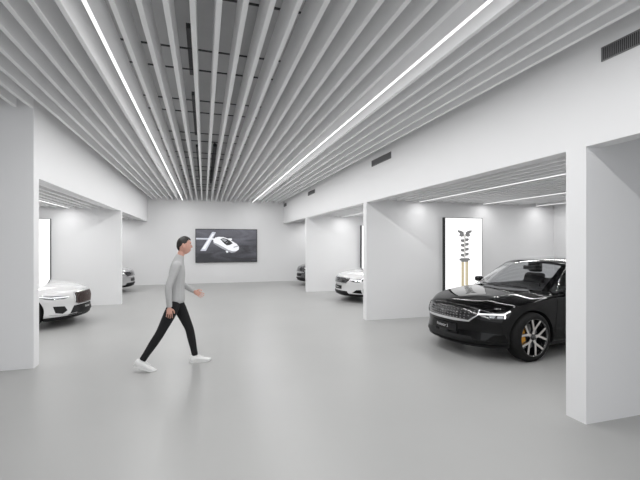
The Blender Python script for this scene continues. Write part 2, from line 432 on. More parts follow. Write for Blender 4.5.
def build_body(S, paint, parent):
    rows = S['rows']; nu, nv = len(rows), len(VS)
    verts, vid = [], {}
    def add(key, p): vid[key] = len(verts); verts.append(Vector(p)); return vid[key]
    def top(u, v):
        b, bow, w, zs, zc = rows[u]
        a = abs(v)
        z = zs+(zc-zs)*(1-a**2.4)
        if 0 < u < 6: z += .012*max(0, 1-abs(a-.66)/.2)          # hood creases
        return (b+bow*a**2.6, w*v, z)
    for u in range(nu):
        for v in range(nv): add((u, v), top(u, VS[v]))
    # boundary loop: front left->right, right side to rear, rear right->left, left side to front
    loop = [(0, v) for v in range(nv)] + [(u, nv-1) for u in range(1, nu)] + [(nu-1, v) for v in range(nv-2, -1, -1)] + [(u, 0) for u in range(nu-2, 0, -1)]
    n = len(loop)
    pts = [verts[vid[k]] for k in loop]
    levels = [(.030, None, .035), (.046, None, .14), (.052, .56, 0), (.056, .43, 0), (.062, .29, 0), (.02, S['sill'], 0)]
    prev = loop; faces = []
    for li, (off, zabs, dz) in enumerate(levels):
        cur = []
        for i, k in enumerate(loop):
            p = pts[i]; a = pts[i-1]; c = pts[(i+1) % n]
            t = Vector((c.x-a.x, c.y-a.y, 0)).normalized(); nr = Vector((t.y, -t.x, 0))
            if nr.dot(Vector((p.x-1.4, p.y, 0))) < 0: nr = -nr
            o = off
            frontness = max(0, -nr.x)
            if li in (1, 2): o += .022*frontness
            if li == 4: o += .03*frontness
            if abs(nr.y) > .7:
                for cx in (0, S['wb']): o += .018*math.exp(-((p.x-cx)/.36)**2)*(1 if li in (1, 2, 3) else .4)
                if li in (2, 3): o -= .022*math.exp(-((p.x-1.4)/.6)**4)
            z = zabs if zabs is not None else p.z-dz
            if zabs is not None and li == 2: z = min(z, p.z-.17)
            cur.append((li, i)); add((li, i, 's'), (p.x+nr.x*o, p.y+nr.y*o, z))
        cur = [(li, i, 's') for i in range(n)]
        for i in range(n):
            j = (i+1) % n
            faces.append((vid[prev[i]], vid[cur[i]], vid[cur[j]], vid[prev[j]]))
        prev = cur
    ntop = len(faces)
    for u in range(nu-1):
        for v in range(nv-1):
            faces.append((vid[(u, v)], vid[(u, v+1)], vid[(u+1, v+1)], vid[(u+1, v)]))
    # underside
    lidx = {k: i for i, k in enumerate(loop)}
    for u in range(nu):
        for v in range(nv):
            if (u, v) in lidx: vid[(u, v, 'b')] = vid[(len(levels)-1, lidx[(u, v)], 's')]
            else:
                L = verts[vid[(len(levels)-1, lidx[(u, 0)], 's')]]; Rr = verts[vid[(len(levels)-1, lidx[(u, nv-1)], 's')]]
                t = (VS[v]+1)/2; b, bow = rows[u][0], rows[u][1]
                add((u, v, 'b'), (b+bow*abs(VS[v])**2.6, L.y+(Rr.y-L.y)*t, S['sill']-.01))
    for u in range(nu-1):
        for v in range(nv-1):
            faces.append((vid[(u, v, 'b')], vid[(u+1, v, 'b')], vid[(u+1, v+1, 'b')], vid[(u, v+1, 'b')]))
    me = bpy.data.meshes.new('body'); me.from_pydata([tuple(v) for v in verts], [], faces); me.update()
    bm = bmesh.new(); bm.from_mesh(me)
    cl = bm.edges.layers.float.get('crease_edge') or bm.edges.layers.float.new('crease_edge')
    bm.verts.ensure_lookup_table()
    for i in range(n):
        for (a, b, val) in ((vid[loop[i]], vid[loop[(i+1) % n]], .35), (vid[(1, i, 's')], vid[(1, (i+1) % n, 's')], .25), (vid[(4, i, 's')], vid[(4, (i+1) % n, 's')], .6)):
            e = bm.edges.get((bm.verts[a], bm.verts[b]))
            if e: e[cl] = val
    for u in range(1, 6):                                        # bonnet creases
        for v in (2, nv-3):
            e = bm.edges.get((bm.verts[vid[(u, v)]], bm.verts[vid[(u+1, v)]]))
            if e: e[cl] = .55
    bmesh.ops.recalc_face_normals(bm, faces=bm.faces)
    bm.to_mesh(me); bm.free()
    for mm in (paint, M['trim'], M['interior']): me.materials.append(mm)
    o = link(bpy.data.objects.new('body', me), parent)
    ms = o.modifiers.new('s', 'SUBSURF'); ms.levels = 3; ms.render_levels = 3
    cut = bmesh.new()
    for cx in (0, S['wb']):
        for s in (-1, 1):
            bmesh.ops.create_cone(cut, cap_ends=True, segments=64, radius1=S['wr']+.038, radius2=S['wr']+.038, depth=.62,
                                  matrix=Matrix.Translation((cx, s*.95, S['wr'])) @ Matrix.Rotation(math.pi/2, 4, 'X'))
    co = from_bm('cutter', cut, M['trim'])
    co.matrix_world = parent.matrix_world.copy() if False else Matrix()
    mb = o.modifiers.new('b', 'BOOLEAN'); mb.object = co; mb.operation = 'DIFFERENCE'; mb.solver = 'EXACT'
    # bake at the origin, unparented, so the cutter lines up
    o.parent = None
    bake(o); o.parent = parent
    bpy.data.objects.remove(co)
    g0 = S['glass'][0]; g1 = S['glass'][-1]
    me = o.data
    for p in me.polygons:
        c = p.center; p.use_smooth = True
        arch = False
        for cx in (0, S['wb']):
            r = math.hypot(c.x-cx, c.z-S['wr'])
            if r < S['wr']+.0385 and abs(c.y) < .99 and abs(p.normal.y) < .95 or (r < S['wr']+.03 and abs(c.y) < .7): arch = True
        if arch: p.material_index = 1
        elif c.z < S['sill']+.075: p.material_index = 1
        elif p.normal.z > .6 and g0[0]+.10+g0[1]*min(1, abs(c.y)/.72)**2 < c.x < g1[0]-.05 and abs(c.y) < .74: p.material_index = 2
        else: p.material_index = 0
    me.set_sharp_from_angle(angle=math.radians(38))
    return o

def build_greenhouse(S, paint, parent):
    g = S['glass']
    V2 = [-1, -.91, -.6, -.3, 0, .3, .6, .91, 1]
    def top(t, v):      # t float index
        i = int(clampf(math.floor(t), 0, len(g)-2)); f = t-i
        # catmull-rom between rows
        def P(j): return Vector(g[int(clampf(j, 0, len(g)-1))])if False else g[int(clampf(j, 0, len(g)-1))]
        p0, p1, p2, p3 = P(i-1), P(i), P(i+1), P(i+2)
        r = []
        for a, b, c, d in zip(p0, p1, p2, p3):
            r.append(.5*((2*b)+(-a+c)*f+(2*a-5*b+4*c-d)*f*f+(-a+3*b-3*c+d)*f**3))
        b, bow, w, zc, ze = r
        a = abs(v)
        return Vector((b+bow*a**2.2, w*v, ze+(zc-ze)*(1-a**2.6)))
    def belt(x):
        rr = [(q[0]+q[1], q[2], q[3]) for q in S['rows']]
        w, zs = interp(rr, x); return w-.045, zs-.012
    SUB = 4
    ts = [i/SUB for i in range((len(g)-1)*SUB+1)]
    vs = []
    for a, b in zip(V2, V2[1:]):
        for j in range(3): vs.append(a+(b-a)*j/3)
    vs.append(1.)
    def region_top(t, v):
        if t < 2.0 and abs(v) < .91: return 'windshield'
        if t > 6.0 and t < 7.9 and abs(v) < .88: return 'rear_window'
        if 2.45 < t < 6 and abs(v) < .80: return 'roof_glass'
        return 'roof'
    patches = {}
    def quad(key, pts):
        d = patches.setdefault(key, ([], [], {}))
        ids = []
        for p in pts:
            k = (round(p.x, 5), round(p.y, 5), round(p.z, 5))
            if k not in d[2]: d[2][k] = len(d[0]); d[0].append(p)
            ids.append(d[2][k])
        if len(set(ids)) >= 3:
            q = []
            for i in ids:
                if i not in q: q.append(i)
            d[1].append(tuple(q))
    for t0, t1 in zip(ts, ts[1:]):
        for v0, v1 in zip(vs, vs[1:]):
            quad(region_top((t0+t1)/2, (v0+v1)/2), [top(t0, v0), top(t0, v1), top(t1, v1), top(t1, v0)])
    def side(t, s, m):
        e = top(t, s); w, z = belt(e.x)
        z = min(z, e.z-.004)
        q = Vector((e.x, s*max(w, abs(e.y)+.01), z))
        p = e.lerp(q, m); p.y += s*.02*math.sin(math.pi*m)*min(1, (e.z-z)/.3)
        return p
    ms = [0, .09, .3, .5, .7, .88, 1.]
    for s in (-1, 1):
        for t0, t1 in zip(ts, ts[1:]):
            for m0, m1 in zip(ms, ms[1:]):
                tm = (t0+t1)/2; mm = (m0+m1)/2
                key = 'roof'
                if .09 < mm < .99:
                    if .30 < tm < 4.2: key = 'front_side_window_' + ('l' if s < 0 else 'r')
                    elif 4.3 < tm < 6.8: key = 'rear_side_window_' + ('l' if s < 0 else 'r')
                quad(key, [side(t0, s, m0), side(t1, s, m0), side(t1, s, m1), side(t0, s, m1)])
    names = {'windshield': 'windshield', 'rear_window': 'rear_window', 'roof': 'roof', 'roof_glass': 'roof_glass'}
    for key, (v, f, _) in patches.items():
        nm = names.get(key, 'side_window')
        mm = paint if nm == 'roof' else (M['gloss'] if nm == 'roof_glass' else M['glass'])
        bm = bmesh.new(); vv = [bm.verts.new(p) for p in v]
        for q in f:
            try: bm.faces.new([vv[i] for i in q])
            except ValueError: pass
        bmesh.ops.recalc_face_normals(bm, faces=bm.faces)
        from_bm(nm, bm, mm, parent, smooth=True)
    return top

class Surf:
    """shoots points onto the body so trim follows its curves"""
    def __init__(s, o):
        bm = bmesh.new(); bm.from_mesh(o.data); s.t = BVHTree.FromBMesh(bm); bm.free()
    def front(s, y, z, lift=.004, ang=0):
        # ang: turn of the shooting direction about z; y is measured across that direction
        c, sn = math.cos(ang), math.sin(ang)
        d = Vector((c, sn, 0)); side = Vector((-sn, c, 0))
        org = Vector((0, 0, z)) + side*y - d*3
        h = s.t.ray_cast(org, d)
        if h[0] is None:
            h = s.t.find_nearest(org + d*2.3); return h[0]-d*lift
        return h[0]-d*lift

def patch(name, S, poly2, m, parent, lift=.004, ang=0, cell=.02, thick=.0):
    """fill a 2d outline (y,z) with a fine grid and drape it on the body"""
    bm = bmesh.new()
    vs = [bm.verts.new((p[0], p[1], 0)) for p in poly2]
    f = bm.faces.new(vs)
    xs = [p[0] for p in poly2]; zs = [p[1] for p in poly2]
    x = min(xs)+cell
    while x < max(xs):
        bmesh.ops.bisect_plane(bm, geom=bm.verts[:]+bm.edges[:]+bm.faces[:], plane_co=(x, 0, 0), plane_no=(1, 0, 0)); x += cell
    z = min(zs)+cell
    while z < max(zs):
        bmesh.ops.bisect_plane(bm, geom=bm.verts[:]+bm.edges[:]+bm.faces[:], plane_co=(0, z, 0), plane_no=(0, 1, 0)); z += cell
    for v in bm.verts: v.co = S.front(v.co.x, v.co.y, lift, ang)
    if thick:
        d = Vector((math.cos(ang), math.sin(ang), 0))*thick
        r = bmesh.ops.extrude_face_region(bm, geom=bm.faces[:])
        for v in [g for g in r['geom'] if isinstance(g, bmesh.types.BMVert)]: v.co -= d
    bmesh.ops.recalc_face_normals(bm, faces=bm.faces)
    return from_bm(name, bm, m, parent, smooth=True)

def ribbon(name, S, line, wd, m, parent, lift=.006, ang=0, step=.02, thick=.012):
    """raised strip along a polyline drawn on the body"""
    pts = []
    for a, b in zip(line, line[1:]):
        L = math.dist(a, b); n = max(1, int(L/step))
        for i in range(n): pts.append((a[0]+(b[0]-a[0])*i/n, a[1]+(b[1]-a[1])*i/n))
    pts.append(line[-1])
    bm = bmesh.new(); rows = []
    d = Vector((math.cos(ang), math.sin(ang), 0))
    for i, p in enumerate(pts):
        a = pts[max(0, i-1)]; b = pts[min(len(pts)-1, i+1)]
        t = Vector((b[0]-a[0], b[1]-a[1])).normalized(); nn = Vector((-t.y, t.x))
        ww = wd if not callable(wd) else wd(i/(len(pts)-1))
        q0 = (p[0]+nn.x*ww/2, p[1]+nn.y*ww/2); q1 = (p[0]-nn.x*ww/2, p[1]-nn.y*ww/2)
        A, B = S.front(*q0, lift, ang), S.front(*q1, lift, ang)
        rows.append([bm.verts.new(x) for x in (A, A-d*thick, B-d*thick, B)])
    for r0, r1 in zip(rows, rows[1:]):
        for j in range(3): bm.faces.new((r0[j], r1[j], r1[j+1], r0[j+1]))
    bm.faces.new(rows[0]); bm.faces.new(rows[-1])
    bmesh.ops.recalc_face_normals(bm, faces=bm.faces)
    return from_bm(name, bm, m, parent, smooth=False)

def lathe(bm, prof, n=56, M4=Matrix()):
    """profile (radius, y) about the y axis"""
    rings = []
    for r, y in prof:
        rings.append([bm.verts.new(M4 @ Vector((r*math.cos(2*math.pi*i/n), y, r*math.sin(2*math.pi*i/n)))) for i in range(n)])
    for a, b in zip(rings, rings[1:]):
        for i in range(n):
            j = (i+1) % n; bm.faces.new((a[i], a[j], b[j], b[i]))
    return rings

def build_wheel(parent, cx, s, R, gold, turn=.0):
    """s=-1 left wheel, +1 right wheel; outside face at y = s*.925"""
    c = Vector((cx, s*.80, R))
    T = Matrix.Translation(c) @ Matrix.Rotation(turn, 4, 'Y')
    if s < 0: T = T @ Matrix.Rotation(math.pi, 4, 'Z')
    wv = .118
    bm = bmesh.new()
    lathe(bm, [(R*.75, -wv), (R*.79, -wv-.004), (R*.90, -wv), (R*.975, -wv+.018), (R, -wv+.045), (R, wv-.045), (R*.975, wv-.018), (R*.90, wv), (R*.79, wv+.004), (R*.75, wv-.002), (R*.74, wv-.02), (R*.74, -wv+.02), (R*.75, -wv)], M4=T)
    bmesh.ops.recalc_face_normals(bm, faces=bm.faces)
    wh = from_bm('wheel', bm, M['tyre'], parent, smooth=True)
    # barrel and dark backing
    bm = bmesh.new()
    lathe(bm, [(R*.75, wv-.004), (R*.765, wv+.005), (R*.745, wv+.003), (R*.72, wv-.02), (R*.67, wv-.10), (R*.65, -wv+.01), (R*.71, -wv)], M4=T)
    from_bm('rim', bm, M['gloss'], wh, smooth=True)
    bm = bmesh.new()
    lathe(bm, [(.001, .02), (R*.5, .02), (R*.5, -.005), (.001, -.005)], M4=T)
    from_bm('brake_disc', bm, M['disc'], wh, smooth=False)
    # spokes: five Y spokes, machined fronts on black bodies
    def spoke_bm(y0, y1, k):
        bm = bmesh.new()
        for i in range(5):
            a = 2*math.pi*i/5 + .35
            def P(r, th, y): return T @ Vector((r*math.cos(a+th), y, r*math.sin(a+th)))
            def bar(p0, p1, w0, w1, ya, yb):
                (r0, t0), (r1, t1) = p0, p1
                A = Vector((r0*math.cos(a+t0), 0, r0*math.sin(a+t0))); B = Vector((r1*math.cos(a+t1), 0, r1*math.sin(a+t1)))
                d = (B-A).normalized(); nn = Vector((-d.z, 0, d.x))
                vs = []
                for Q, ww, yy in ((A, w0, ya), (B, w1, yb)):
                    for sg in (-1, 1):
                        for top in (0, 1):
                            vs.append(bm.verts.new(T @ (Q+nn*sg*ww/2*k+Vector((0, yy+(y1 if top else y0), 0)))))
                for f in ((1, 3, 7, 5), (0, 1, 5, 4), (2, 6, 7, 3), (0, 4, 6, 2), (0, 2, 3, 1), (4, 5, 7, 6)):
                    bm.faces.new([vs[j] for j in f])
            bar((R*.10, 0), (R*.34, .0), .050, .040, -.022, -.012)
            for sg in (-1, 1): bar((R*.30, sg*.03), (R*.74, sg*.33), .034, .030, -.014, 0)
        bmesh.ops.recalc_face_normals(bm, faces=bm.faces)
        return bm
    from_bm('spoke_back', spoke_bm(wv-.045, wv-.012, 1.25), M['gloss'], wh)
    from_bm('spoke_face', spoke_bm(wv-.012, wv-.006, .85), M['silver'], wh)
    bm = bmesh.new(); lathe(bm, [(R*.13, wv-.05), (R*.13, wv-.018), (R*.11, wv-.012), (.001, wv-.010)], n=24, M4=T)
    from_bm('hub_cap', bm, M['gloss'], wh, smooth=True)
    if gold:
        bm = bmesh.new()
        a0, a1 = math.radians(142), math.radians(202)      # in front of the hub (local -x is forward)
        if s > 0: pass
        rows = []
        for i in range(9):
            a = a0+(a1-a0)*i/8
            row = []
            for r, y in ((R*.34, .01), (R*.34, .062), (R*.63, .062), (R*.63, .01)):
                row.append(bm.verts.new(c+Vector((r*math.cos(a), s*y, r*math.sin(a)))))
            rows.append(row)
        for r0, r1 in zip(rows, rows[1:]):
            for j in range(4): bm.faces.new((r0[j], r1[j], r1[(j+1) % 4], r0[(j+1) % 4]))
        bm.faces.new(rows[0]); bm.faces.new(rows[-1][::-1])
        bmesh.ops.recalc_face_normals(bm, faces=bm.faces)
        cp = from_bm('brake_caliper', bm, M['gold'], wh); cp['label'] = 'gold brake caliper'
    return wh

def text_mesh(name, body, size, m, parent, loc, rot, extrude=.001):
    cu = bpy.data.curves.new(name, 'FONT'); cu.body = body; cu.size = size; cu.extrude = extrude
    cu.align_x = 'CENTER'; cu.align_y = 'CENTER'
    o = bpy.data.objects.new(name, cu); link(o)
    dg = bpy.context.evaluated_depsgraph_get(); dg.update()
    me = bpy.data.meshes.new_from_object(o.evaluated_get(dg))
    bpy.data.objects.remove(o)
    me.materials.clear(); me.materials.append(m)
    o = link(bpy.data.objects.new(name, me), parent); o.location = loc; o.rotation_euler = rot
    return o

def build_seat(parent, x, y, z0=.55):
    bm = bmesh.new()
    bm_box(bm, x-.05, x+.08, y-.235, y+.235, z0, z0+.60, .05)
    for v in bm.verts:
        t = (v.co.z-z0)/.6; v.co.x += .16*t
        v.co.y = y+(v.co.y-y)*(1-.22*t*t)
    o = from_bm('seat', bm, M['interior'], parent, smooth=True)
    bm = bm_box(bmesh.new(), x+.13, x+.22, y-.13, y+.13, z0+.61, z0+.80, .035)
    from_bm('headrest', bm, M['interior'], o, smooth=True)

def mirror(parent, S, s, paint, xb, zb):
    bm = bm_box(bmesh.new(), xb-.05, xb+.06, s*.915-.08, s*.915+.08, zb, zb+.115, .035)
    for v in bm.verts:
        t = (v.co.x-xb+.06)/.13
        v.co.z = zb+.06+(v.co.z-zb-.06)*(.75+.25*t)
    o = from_bm('door_mirror', bm, paint, parent, smooth=True)
    bm = bm_box(bmesh.new(), xb-.02, xb+.04, min(s*.79, s*.88), max(s*.79, s*.88), zb-.03, zb+.035, .012)
    from_bm('mirror_arm', bm, M['trim'], o)
    bm = bm_box(bmesh.new(), xb+.058, xb+.064, s*.915-.06, s*.915+.06, zb+.022, zb+.095, .002)
    from_bm('mirror_glass', bm, M['chrome'], o)

def emblem(parent, p, r, m):
    # a small four-pointed chevron star
    bm = bmesh.new()
    for sg in (1, -1):
        pts = [(0, r*.12), (r*.22, r*.06*1), (r, 0), (r*.18, r*.5), (0, r*.62), (-r*.18, r*.5), (-r, 0), (-r*.22, r*.06)]
        vs = [bm.verts.new((p.x, p.y+a, p.z+sg*b*.7)) for a, b in pts]
        bm.faces.new(vs)
    bmesh.ops.solidify(bm, geom=bm.faces[:], thickness=.002)
    return from_bm('emblem', bm, m, parent)

def build_car(kind, name, paint, loc, rz, scale, label, group, gold=False, text=None):
    S = SPEC[kind]
    root = empty(name, (0, 0, 0)); tag(root, label, 'car', group)
    body = build_body(S, paint, root)
    sf = Surf(body)
    build_greenhouse(S, paint, root)
    for cx in (0, S['wb']):
        for s in (-1, 1): build_wheel(root, cx, s, S['wr'], gold, turn=.55+.4*s+cx*.2)
    # interior
    x0 = S['glass'][0][0]
    bm = bm_box(bmesh.new(), x0+.33, x0+.75, -.66, .66, S['glass'][0][4]-.10, S['glass'][0][4]+.015, .04)
    from_bm('dashboard', bm, M['interior'], root, smooth=True)
    for y in (-.37, .37): build_seat(root, x0+1.22, y, .55 if kind == 'fastback' else .45)
    bm = bmesh.new()
    bmesh.ops.create_circle(bm, segments=28, radius=.18)
    ring = bm.verts[:]; bm.free(); bm = bmesh.new()
    n, k = 28, 8; T = Matrix.Translation((x0+.80, -.37, S['glass'][0][4]-.0)) @ Matrix.Rotation(math.radians(68), 4, 'Y')
    rr = [[bm.verts.new(T @ Vector(((.18+.014*math.cos(2*math.pi*j/k))*math.cos(2*math.pi*i/n), (.18+.014*math.cos(2*math.pi*j/k))*math.sin(2*math.pi*i/n), .014*math.sin(2*math.pi*j/k)))) for j in range(k)] for i in range(n)]
    for i in range(n):
        for j in range(k): bm.faces.new((rr[i][j], rr[(i+1) % n][j], rr[(i+1) % n][(j+1) % k], rr[i][(j+1) % k]))
    from_bm('steering_wheel', bm, M['trim'], root, smooth=True)
    bm = bm_box(bmesh.new(), S['glass'][2][0]+.05, S['glass'][2][0]+.08, -.12, .12, S['glass'][2][3]-.13, S['glass'][2][3]-.06, .012)
    bm_box(bm, S['glass'][2][0]+.06, S['glass'][2][0]+.09, -.02, .02, S['glass'][2][3]-.06, S['glass'][2][3]+.0)
    from_bm('rear_view_mirror', bm, M['trim'], root)
    for s in (-1, 1): mirror(root, S, s, paint, x0+(.54 if kind == 'fastback' else .42), S['glass'][0][4]+.005)
    # wipers
    for y in (-.30, .16):
        bm = bmesh.new()
        a = Vector((x0-.01+.28*(abs(y-.2)/.72)**2.2, y-.2, S['glass'][0][3]+.0)); b = Vector((x0+.05+.20*(abs(y+.22)/.72)**2.2, y+.22, S['glass'][0][3]+.02))
        d = (b-a)
        M4 = Matrix.Translation((a+b)/2) @ d.to_track_quat('Z', 'Y').to_matrix().to_4x4()
        bmesh.ops.create_cone(bm, cap_ends=True, segments=8, radius1=.008, radius2=.006, depth=d.length, matrix=M4)
        from_bm('wiper', bm, M['trim'], root)
    if kind == 'fastback':
        # grille with studs, bright U surround, lower intake, plate panel
        g = patch('grille', sf, [(-.53, .735), (.53, .735), (.53, .665), (.44, .578), (-.44, .578), (-.53, .665)], M['gloss'], root, .003)
        bm = bmesh.new()
        for r in range(4):
            for c in range(19):
                y = -.495+.055*c + (0.0 if r % 2 == 0 else .0); z = .602+.038*r
                if abs(y) > .44+.09*clampf((z-.578)/.087, 0, 1)-.03: continue
                p = sf.front(y, z, .006); bm_box(bm, p.x-.004, p.x+.002, y-.010, y+.010, z-.005, z+.005)
        from_bm('grille_studs', bm, M['stud'], g)
        ribbon('grille_surround', sf, [(-.545, .735), (-.545, .66), (-.45, .567), (.45, .567), (.545, .66), (.545, .735)], lambda t: .012+.026*max(0, min(1, 4.2*min(t, 1-t)-.2)), M['chrome'], root, .004)
        emblem(g, sf.front(0, .675, .012), .045, M['chrome'])
        pl = patch('number_plate', sf, [(-.27, .385), (.27, .385), (.27, .495), (-.27, .495)], M['trim'], root, .012)
        if text:
            p = sf.front(0, .44, .018)
            text_mesh('lettering', text, .062, M['platetext'], pl, (p.x, p.y, p.z), (math.pi/2, 0, -math.pi/2))
        patch('lower_intake', sf, [(-.56, .25), (.56, .25), (.48, .345), (-.48, .345)], M['trim'], root, .003)
        ribbon('front_lip', sf, [(-.80, .215), (-.5, .205), (.5, .205), (.80, .215)], .035, M['trim'], root, .0, thick=.03)
        for s in (-1, 1):
            # head lamp wraps the corner: shot from 40 degrees off the nose
            an = s*math.radians(-38)
            q = lambda a, z: (s*a, z)
            hl = patch('headlight', sf, [q(.005, .655), q(.05, .690), q(.30, .712), q(.42, .742), q(.44, .725), q(.40, .640), q(.30, .612), q(.14, .615)], M['gloss'], root, .004, an)
            patch('lens', sf, [q(.13, .668), q(.355, .672), q(.345, .632), q(.30, .622), q(.17, .624)], M['lens'], hl, .006, an)
            patch('reflector', sf, [q(.15, .662), q(.24, .664), q(.22, .630), q(.17, .632)], M['reflector'], hl, .008, an)
            patch('reflector', sf, [q(.26, .664), q(.34, .668), q(.33, .632), q(.26, .630)], M['reflector'], hl, .008, an)
            ribbon('daytime_light', sf, [q(.010, .676), q(.20, .681), q(.345, .685), q(.385, .715), q(.425, .735)], .018, M['drl'], hl, .008, an, thick=.004)
            ribbon('daytime_light', sf, [q(.352, .690), q(.362, .655), q(.352, .630)], .020, M['drl'], hl, .008, an, thick=.004)
            patch('side_intake', sf, [q(.10, .30), q(.40, .29), q(.36, .40), q(.22, .39)], M['ventdark'], root, .003, an)
    else:
        g = patch('grille', sf, [(-.40, .69), (-.37, .715), (.37, .715), (.40, .69), (.40, .50), (.34, .455), (-.34, .455), (-.40, .50)], M['gloss'], root, .004)
        for c in range(19):
            y = -.36+.04*c; bm = bmesh.new()
            for i in range(8):
                z0 = .475+.029*i; p = sf.front(y, z0+.014, .010); bm_box(bm, p.x-.006, p.x+.004, y-.007, y+.007, z0, z0+.0285)
            from_bm('grille_bar', bm, M['bronze'], g)
        ribbon('grille_surround', sf, [(0, .455), (-.34, .455), (-.405, .50), (-.405, .69), (-.37, .72), (.37, .72), (.405, .69), (.405, .50), (.34, .455), (0, .455)], .014, M['chrome'], root, .004)
        emblem(g, sf.front(0, .63, .018), .05, M['chrome'])
        pl = patch('number_plate', sf, [(-.27, .33), (.27, .33), (.27, .43), (-.27, .43)], M['trim'], root, .014)
        if text:
            p = sf.front(0, .38, .020)
            text_mesh('lettering', text, .07, M['platetext'], pl, (p.x, p.y, p.z), (math.pi/2, 0, -math.pi/2))
        patch('lower_intake', sf, [(-.55, .25), (.55, .25), (.42, .44), (-.42, .44)], M['trim'], root, .003)
        ribbon('front_lip', sf, [(-.80, .215), (-.5, .205), (.5, .205), (.80, .215)], .03, M['trim'], root, .0, thick=.02)
        for s in (-1, 1):
            an = s*math.radians(-38)
            q = lambda a, z: (s*a, z)
            hl = patch('headlight', sf, [q(-.06, .635), q(.0, .660), q(.40, .690), q(.52, .690), q(.40, .625), q(.28, .600), q(.06, .600)], M['smoked'], root, .004, an)
            patch('reflector', sf, [q(.10, .622), q(.26, .628), q(.24, .610), q(.12, .610)], M['reflector'], hl, .006, an)
            ribbon('daytime_light', sf, [q(-.04, .640), q(.30, .646), q(.48, .680)], .014, M['drl'], hl, .008, an, thick=.004)
            patch('side_intake', sf, [q(.0, .36), q(.05, .45), q(.27, .47), q(.23, .33), q(.10, .30)], M['trim'], root, .003, an)
            ribbon('intake_trim', sf, [q(-.20, .29), q(.10, .275), q(.34, .30)], .012, M['chrome'], root, .004, an)
    # door seams as fine dark strips on both flanks
    for s in (-1, 1):
        for line in ([(.42, .33), (.46, .60), (.52, .90)], [(1.50, .33), (1.52, .62), (1.50, .93)], [(.44, .32), (1.50, .32), (2.25, .33)]):
            bm = bmesh.new(); pr = None
            pts = []
            for a, b in zip(line, line[1:]):
                for i in range(10): pts.append((a[0]+(b[0]-a[0])*i/10, a[1]+(b[1]-a[1])*i/10))
            pts.append(line[-1])
            for x, z in pts:
                row = []
                for dx, dz in ((-.003, 0), (.003, 0)) if abs(line[0][1]-line[-1][1]) > .2 else ((0, -.003), (0, .003)):
                    hh = sf.t.ray_cast(Vector((x+dx, s*2, z+dz)), Vector((0, -s, 0)))
                    row.append(bm.verts.new((hh[0] if hh[0] else Vector((x+dx, s*.9, z+dz)))+Vector((0, s*.0015, 0))))
                if pr: bm.faces.new((pr[0], pr[1], row[1], row[0]))
                pr = row
            from_bm('panel_seam', bm, M['trim'], root)
        bm = bm_box(bmesh.new(), .86+.0, 1.06, s*.90-.012, s*.90+.012, .80, .825, .008)
        hh = sf.t.ray_cast(Vector((.96, s*2, .81)), Vector((0, -s, 0)))
        if hh[0]:
            for v in bm.verts: v.co.y += hh[0].y-s*.895
        from_bm('door_handle', bm, paint, root, smooth=True)
    root.location = loc; root.rotation_euler = (0, 0, rz); root.scale = (scale,)*3
    return root

build_car('fastback', 'car', M['black'], (4.44, 5.30, 0), math.radians(5.6), 1.0,
          'glossy black car with gold brake calipers parked in the near right bay', 'cars in the right bays', gold=True, text='Polestar 2')
build_car('fastback', 'car', M['white'], (4.65, 10.85, 0), math.radians(1.0), .966,
          'white car with dark grille half hidden behind the middle right partition', 'cars in the right bays', text='Polestar 2')
build_car('coupe', 'car', M['white'], (-3.27, 9.55, 0), math.radians(180-6), .966,
          'white car with a bronze barred grille in the left bay', 'cars in the left bays', text='Polestar 1')
build_car('fastback', 'car', M['grey'], (-3.25, 15.2, 0), math.radians(180-4), .966,
          'silver grey car nose peeking past the far left partition', 'cars in the left bays')
build_car('fastback', 'car', M['darkgrey'], (4.52, 15.4, 0), math.radians(5.0), .966,
          'dark grey car nose peeking past the far right partition', 'cars in the right bays')

# ------------------------------------------------------------------ the walking person
def skin_part(nodes, edges, root, level=2):
    """nodes: name -> (x,y,z, rx[,ry]); returns baked mesh data"""
    names = list(nodes); me = bpy.data.meshes.new('sk')
    me.from_pydata([nodes[n][:3] for n in names], [(names.index(a), names.index(b)) for a, b in edges], [])
    o = link(bpy.data.objects.new('sk', me))
    md = o.modifiers.new('skin', 'SKIN'); md.use_smooth_shade = True; md.branch_smoothing = .6
    sv = me.skin_vertices[0].data
    for i, n in enumerate(names):
        r = nodes[n][3:]; sv[i].radius = (r[0], r[1] if len(r) > 1 else r[0]); sv[i].use_root = (n in root)
    ss = o.modifiers.new('ss', 'SUBSURF'); ss.levels = level; ss.render_levels = level
    bake(o); me = o.data.copy(); bpy.data.objects.remove(o)
    return me

